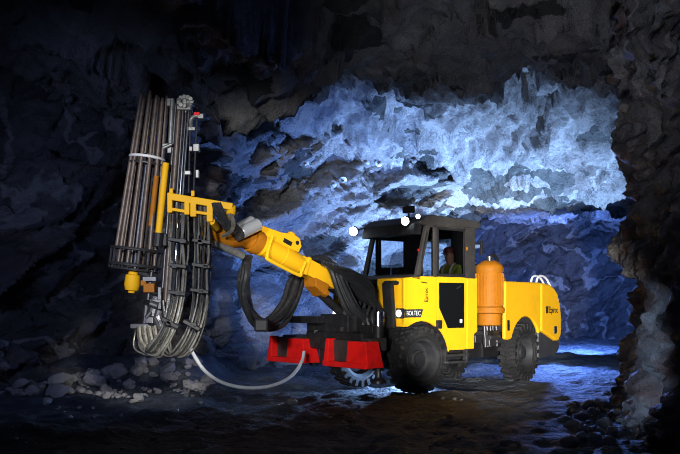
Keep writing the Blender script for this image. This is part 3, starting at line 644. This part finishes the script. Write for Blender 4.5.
# ---- hoses looping under the boom and over it into the machine
for k in range(15):
    a = random.uniform(0, 2*PI); ra = random.uniform(.3, 1); ox, oy, oY = 8.0 * ra * math.cos(a), 5.0 * ra * math.sin(a), .22 * ra * math.sin(a + 1)
    j = lambda: random.uniform(-1.2, 1.2)
    lft = random.uniform(-4, 4)
    pts = [(248 + .5*ox, 256, 13.25), (244 + lft, 272, 13.2 + oY), (243 + lft + .3*ox, 292, 13.25 + oY), (249 + lft*.6 + ox*.4, 312 + oy*.5, 13.35 + oY), (262 + ox + j(), 325 + oy, 13.5 + oY), (278 + ox + j(), 320 + oy*1.2, 13.7 + oY), (290 + ox, 303 + oy, 13.95 + oY), (296 + ox, 285 + oy, 14.2 + oY), (303 + ox*.6, 270 + oy*.6, 14.35 + oY*.5), (314 + ox*.4, 260.5 + oy*.5, 14.4 + oY*.5), (326 + ox*.5, 261 + oy*.6, 14.2 + oY*.4), (336 + ox*.7, 272 + oy*.8, 14.0 + oY*.4), (345 + ox*.9, 294 + oy, 14.02 + oY*.4), (355 + ox, 313 + oy, 14.1 + oY*.4), (369 + ox*.8, 325 + oy*.7, 14.3)]
    hose(pts, .034 if k % 3 else .044, 'hose')
for k in range(6):
    hose([(322 + 3*k, 262 + k, 13.7), (338 + 3*k, 272, 13.9), (354 + 3.4*k, 284, 14.1), (366 + 2*k, 296 + k, 14.3), (378 + k, 312, 14.45)], .032, 'hose')
for k in range(5):
    hose([(355 + 5*k, 300 + 2*k, 14.3), (352 + 5*k, 318, 14.2), (358 + 5*k, 333, 14.2), (372 + 3*k, 338, 14.4)], .03, 'hose')
MB(W).box(wp(262, 325, 13.05), (.22, .3, .2)).build('hose_clamp', 'black', rig, .03)
MB(W).cyl(wp(346, 283, 14.3), wp(372, 301, 14.6), .16, 20).build('swing_cylinder', 'black', rig, .01, True)
# pale water hose hanging between the mast and the carrier
MB(W).tube([wp(190, 347, 12.1), wp(195, 357, 12.2), wp(205, 371, 12.35), wp(221, 382, 12.55), wp(243, 387.5, 12.8), wp(265, 387, 13.1), wp(282, 382, 13.4), wp(294, 373.5, 13.7), wp(302, 361, 14.0), wp(304, 352, 14.2)], .028, 10, 8).build('water_hose', 'pale', rig, 0, True, 'pale water hose hanging in a curve between mast and machine')

# ------------------------------------------------------------------ rock bolts held in the magazine
order = []
for k in range(12):
    a = 2 * PI * (k + .3) / 12
    p1 = ct + (mx_*math.cos(a) + my_*math.sin(a)) * .185 + ax_ * random.uniform(-.09, .03)
    p0 = cb + (mx_*math.cos(a) + my_*math.sin(a)) * .30 + ax_ * .02
    order.append((p0.x, p0, p1))
for i, (_, p0, p1) in enumerate(sorted(order, key=lambda q: q[0])):
    m = MB(Matrix.Translation(-p0)); d = (p1 - p0); l = d.length
    m.lathe(p0, d, [(0, .031), (l - .06, .031), (l - .055, .024), (l - .01, .020), (l, .012)], 12)
    o = m.build('rock_bolt', 'rod', None, 0, True); o.location = p0
    tag(o, 'long brown steel rock bolt standing in the round magazine left of the mast', 'rock bolt', 'rock bolts in the magazine')

# ------------------------------------------------------------------ driver in the cab
def skin_body(name, joints, edges, mat, parent=None, sub=2):
    bm = bmesh.new(); sl = bm.verts.layers.skin.verify(); vs = []
    for i, (p, r) in enumerate(joints):
        v = bm.verts.new(p); v[sl].radius = (r if isinstance(r, tuple) else (r, r)); v[sl].use_root = (i == 0); vs.append(v)
    for a, b in edges: bm.edges.new((vs[a], vs[b]))
    me = bpy.data.meshes.new(name); bm.to_mesh(me); bm.free()
    t = bpy.data.objects.new(name, me); COL.objects.link(t)
    t.modifiers.new('skin', 'SKIN'); s = t.modifiers.new('sub', 'SUBSURF'); s.levels = sub; s.render_levels = sub
    dg = bpy.context.evaluated_depsgraph_get(); m2 = bpy.data.meshes.new_from_object(t.evaluated_get(dg))
    bpy.data.objects.remove(t)
    for p in m2.polygons: p.use_smooth = True
    o = bpy.data.objects.new(name, m2); COL.objects.link(o); m2.materials.clear(); m2.materials.append(M[mat]); o.parent = parent
    return o
pj = [((0, 0, .06), (.13, .15)), ((.02, 0, .28), (.13, .16)), ((.03, 0, .46), (.12, .17)), ((.05, 0, .56), .06), ((.08, 0, .62), (.085, .08)), ((.10, 0, .71), (.105, .09)), ((.09, 0, .79), (.08, .075))]
pe = [(0, 1), (1, 2), (2, 3), (3, 4), (4, 5), (5, 6)]
for s in (-1, 1):
    n = len(pj)
    pj += [((.03, s*.20, .47), .062), ((.14, s*.20, .24), .048), ((.40, s*.17, .20), .036), ((.47, s*.16, .21), .035)]
    pe += [(2, n), (n, n+1), (n+1, n+2), (n+2, n+3)]
    for f in range(4):
        pj.append(((.54, s*(.135 + .018*f), .205 + .004*f), .0095)); pj.append(((.575, s*(.138 + .016*f), .185), .008)); q = len(pj)
        pe += [(n+3, q-2), (q-2, q-1)]
    pj.append(((.50, s*.125, .22), .010)); pe.append((n+3, len(pj)-1))
    n = len(pj)
    pj += [((.04, s*.10, .04), .09), ((.44, s*.13, .07), .07), ((.50, s*.13, -.32), .048), ((.60, s*.13, -.38), .04)]
    pe += [(0, n), (n, n+1), (n+1, n+2), (n+2, n+3)]
person = skin_body('person', pj, pe, 'skin')
person.matrix_world = ROOT_W @ Matrix.Translation((-1.12, .61, 1.70))
tag(person, 'person in a yellow-green jacket seated at the controls inside the black cab', 'person')
jk_j = [((0, 0, .04), (.155, .175)), ((.02, 0, .28), (.155, .185)), ((.03, 0, .46), (.14, .19)), ((.05, 0, .55), .075)]
jk_e = [(0, 1), (1, 2), (2, 3)]
for s in (-1, 1):
    n = len(jk_j); jk_j += [((.03, s*.20, .47), .08), ((.14, s*.20, .24), .062), ((.38, s*.17, .20), .05)]; jk_e += [(2, n), (n, n+1), (n+1, n+2)]
jacket = skin_body('jacket', jk_j, jk_e, 'hivis', person)
tp = MB()
for s in (-1, 1):
    tp.tube([(.17, s*.09, .05), (.185, s*.09, .3), (.165, s*.10, .46), (.05, s*.11, .56), (-.1, s*.10, .46)], .018, 6)
tp.build('reflective_stripes', 'tape', jacket)
tr_j = [((0, 0, .0), (.14, .17))]; tr_e = []
for s in (-1, 1):
    n = len(tr_j); tr_j += [((.06, s*.10, .03), .10), ((.44, s*.13, .06), .085), ((.50, s*.13, -.30), .065)]; tr_e += [(0, n), (n, n+1), (n+1, n+2)]
skin_body('trousers', tr_j, tr_e, 'trousers', person)
MB().lathe((.09, 0, .745), (0, 0, 1), [(0, .14), (.012, .14), (.014, .11), (.06, .108), (.10, .085), (.125, .04), (.13, .005)], 24).build('hard_hat', 'hat', person, 0, True)
fa = MB(Matrix.Identity(4))
fa.add([(.185, 0, .715), (.19, -.015, .685), (.19, .015, .685), (.22, 0, .685), (.185, 0, .675)], [(0, 1, 3), (0, 3, 2), (1, 4, 3), (2, 3, 4)])
fa.build('nose', 'skin', person)
for s in (-1, 1): MB().lathe((.188, s*.035, .722), (1, 0, 0), [(0, .012), (.008, .010), (.012, .004)], 10).build('eye', 'dglass', person)

# ------------------------------------------------------------------ rubble
def rock_mesh(seed, n=16):
    rr = random.Random(seed); bm = bmesh.new()
    for _ in range(n):
        v = Vector((rr.gauss(0, 1), rr.gauss(0, 1), rr.gauss(0, 1))).normalized() * rr.uniform(.8, 1.0)
        bm.verts.new((v.x, v.y * .85, v.z * .72))
    r = bmesh.ops.convex_hull(bm, input=bm.verts)
    bmesh.ops.delete(bm, geom=[v for v in bm.verts if not v.link_faces], context='VERTS')
    bmesh.ops.bevel(bm, geom=bm.edges[:], offset=.05, segments=1, affect='EDGES')
    me = bpy.data.meshes.new('rock'); bm.to_mesh(me); bm.free(); me.materials.append(M['rubble']); return me
ROCKS = [rock_mesh(100 + k) for k in range(14)]
def rock(x, y, s, label, group=None, z=None, squash=1.0):
    o = bpy.data.objects.new('rock', random.choice(ROCKS)); COL.objects.link(o)
    zz = fz(x, y) if z is None else z
    o.scale = (s * random.uniform(.85, 1.2), s * random.uniform(.85, 1.2), s * random.uniform(.8, 1.05) * squash)
    o.rotation_euler = (random.uniform(-.4, .4), random.uniform(-.4, .4), random.uniform(0, 6.28))
    o.location = (x, y, zz + s * .42 * squash)
    return tag(o, label, 'rock', group)
def ymax(x): return float(np.interp(x, [-6.4, -5.4, -4.4, -3.1, -2.2], [14.25, 14.9, 15.4, 15.7, 15.7]))
for px, py, Y, s, lab in (
    (142, 364, 15.2, .26, 'rounded pale boulder highest in the rubble pile, just left of the hanging mast hoses'),
    (95, 380, 15.6, .34, 'largest pale flat-topped boulder in the front row of the rubble pile'),
    (55, 359, 16.3, .24, 'pointed pale rock on the crest of the rubble pile\'s left end'),
    (70, 365, 16.0, .34, 'big grey slab leaning near the left end of the rubble pile'),
    (36, 374, 16.4, .26, 'leftmost dim boulder at the dark edge of the rubble pile'),
    (57, 391, 15.2, .26, 'brownish flat rock lying in front of the left end of the rubble pile'),
    (117, 372, 15.4, .28, 'upright pale rock in the middle of the rubble pile'),
    (98, 366, 15.7, .26, 'grey block behind the largest boulder in the middle of the pile'),
    (48, 402, 14.6, .13, 'small pale stone alone on the floor below the rubble pile\'s left end'),
    (139, 398, 13.9, .16, 'lone angular pale stone on the floor in front of the rubble pile'),
    (134, 403, 13.6, .10, 'thin flat stone touching the lone angular stone in front of the pile'),
    (292, 402, 13.2, .13, 'small pale stone on the floor below the hanging water hose'),
):
    p = ground_hit(px, py + s * 22); rock(p.x, min(p.y, ymax(p.x) - .25), s * .9, lab)
rp = random.Random(5)
for k in range(150):
    x = rp.uniform(-5.9, -2.3); y = 14.1 + (ymax(x) - 14.1) * rp.random()
    sz = rp.choice((.05, .07, .09, .1, .13, .16, .19)) * (1.0 if y > 14.7 else .6)
    rock(x, y, sz, 'grey broken rock heaped among others in the pile at the foot of the left wall', 'loose rocks in the rubble pile')
for k in range(90):
    Y = rp.uniform(8.6, 13.5); x = rp.uniform(-.40, .36) * Y
    if 2.0 < x: continue
    rock(x, Y, rp.choice((.025, .03, .04, .05)), 'small stone scattered on the open tunnel floor in the foreground', 'stones scattered on the tunnel floor')
for k in range(60):
    Y = rp.uniform(8.3, 12.6); x = (.30 + rp.uniform(-.02, .12)) * Y * .98
    s = rp.choice((.05, .07, .1, .14))
    rock(x, Y, s, 'dark rock among the loose rocks at the foot of the right rock wall', 'loose rocks at the foot of the right wall', z=.0 + max(0, (x - .30*Y)) * .25)

# ------------------------------------------------------------------ bolt plates pinned to the lit rock
bpy.context.view_layer.update(); DG = bpy.context.evaluated_depsgraph_get()
for (px, py) in ((366, 162), (343, 180), (333, 184), (305, 163), (379, 163), (316, 196), (352, 205), (288, 214)):
    hit, loc, nor, idx, ob, mt = sc.ray_cast(DG, Vector((0, 0, CAMH)), wp(px, py, 1) - Vector((0, 0, CAMH)))
    if not hit or ob.get('kind') != 'structure': continue
    nor = (Vector((0, 0, CAMH)) - loc).normalized().lerp(nor if nor.dot(loc) < 0 else -nor, .5).normalized()
    m = MB().lathe(-nor * .03, nor, [(0, .10), (.035, .10), (.045, .05), (.06, .05), (.065, .028), (.13, .026)], 14)
    o = m.build('bolt_plate', 'grey', None, .004); o.location = loc
    tag(o, 'small round bolt plate pinned on the blue-lit rock behind the boom', 'bolt plate', 'bolt plates on the lit rock wall')

# ------------------------------------------------------------------ light
def spot(name, loc, target, power, color, size, blend=.5, radius=.15, scale=None):
    l = bpy.data.lights.new(name, 'SPOT'); l.energy = power; l.color = color; l.spot_size = math.radians(size); l.spot_blend = blend; l.shadow_soft_size = radius
    o = bpy.data.objects.new(name, l); COL.objects.link(o); o.location = loc
    o.rotation_euler = (Vector(target) - Vector(loc)).to_track_quat('-Z', 'Y').to_euler()
    if scale: o.scale = scale
    return o
BLUE = (.13, .28, 1.0); ICE = (.32, .54, 1.0); VIO = (.38, .5, 1.0); NEU = (1, .97, .93)
spot('flood_key', (.6, .4, 1.25), (2.95, 15.8, 1.75), 25000, NEU, 15.6, .3, .3)
spot('fill_rear', (.6, .4, 1.5), (4.15, 17.2, 1.35), 7000, NEU, 8, .8, .3)  # added unseen lamp that brightens the engine hood and tail
spot('flood_mast', (-2.6, 1.5, 3.2), (-1.65, 12.6, 2.65), 4200, (.97, .98, 1.0), 24, .6, .3)
spot('fill_boom', (.2, 1.5, 3.0), (-.85, 13.3, 2.3), 7000, NEU, 10.5, .8, .2)  # extra spot without a fixture, added to lift the boom's yellow
spot('fill_guard', (-1.6, 2.0, 1.5), (.15, 13.8, .95), 3600, NEU, 10, .8, .2)  # unseen fill added so the red guards catch light
spot('fill_hose', (-1.8, 3.0, 2.2), (-1.25, 12.8, .45), 1300, (.85, .92, 1.0), 10, .9, .2)  # added spot, no visible source, picks out the water hose
spot('flood_roof', (6.95, 20.9, .5), (4.8, 22.0, 4.6), 6600, ICE, 95, 1.0, .06)
spot('flood_roof_near', (2.5, 19.4, .5), (2.2, 22.0, 4.2), 4000, ICE, 95, 1.0, .06)
spot('flood_back', (1.0, 17.4, .8), (-.8, 21.4, 4.0), 1900, (.15, .32, 1.0), 110, .9, .3)
spot('flood_drift', (8.2, 26.0, 1.2), (6.5, 35.0, 1.0), 13000, BLUE, 120, 1.0, .3)
spot('flood_under', (1.35, 16.0, .45), (.2, 13.6, 0.0), 650, ICE, 120, .6, .1)
spot('flood_floor', (5.6, 21.0, 1.6), (4.6, 18.4, 0), 1400, BLUE, 120, .7, .2)
spot('flood_left', (-4.5, 6.0, 3.5), (-4.2, 16.0, 2.2), 420, VIO, 60, .9, .5)
spot('fill_rubble', (-1.0, 8.5, 1.8), (-3.6, 15.0, .2), 950, (1.0, .97, .95), 24, .9, .2)  # unseen lamp put in to lift the rubble pile
spot('fill_pillar', (1.3, 7.6, 1.0), (3.75, 9.9, .9), 330, (.50, .68, 1.0), 36, .95, .1)  # invisible fill lamp standing within view, added for the right pillar
spot('flood_front', (1.0, 3.0, 1.2), (3.2, 16.0, 6.6), 900, (.78, .82, 1.0), 36, .9, .4)
w = bpy.data.worlds.new('mine_dark'); sc.world = w; w.use_nodes = True
w.node_tree.nodes['Background'].inputs['Color'].default_value = (.30, .36, .75, 1)
w.node_tree.nodes['Background'].inputs['Strength'].default_value = .028

# ------------------------------------------------------------------ camera
cam = bpy.data.cameras.new('camera'); co = bpy.data.objects.new('camera', cam); COL.objects.link(co)
co.location = (0, 0, CAMH); co.rotation_euler = (PI / 2, 0, 0)
cam.sensor_width = 36; cam.lens = F / 680 * 36; cam.shift_y = (HOR - 227) / 680; cam.clip_end = 200
sc.camera = co
sc.cycles.use_denoising = True; sc.cycles.denoising_prefilter = 'NONE'; sc.cycles.sample_clamp_indirect = 2.0; sc.cycles.filter_width = 1.0
sc.view_settings.view_transform = 'Standard'; sc.view_settings.look = 'None'; sc.view_settings.exposure = 0; sc.view_settings.gamma = 1
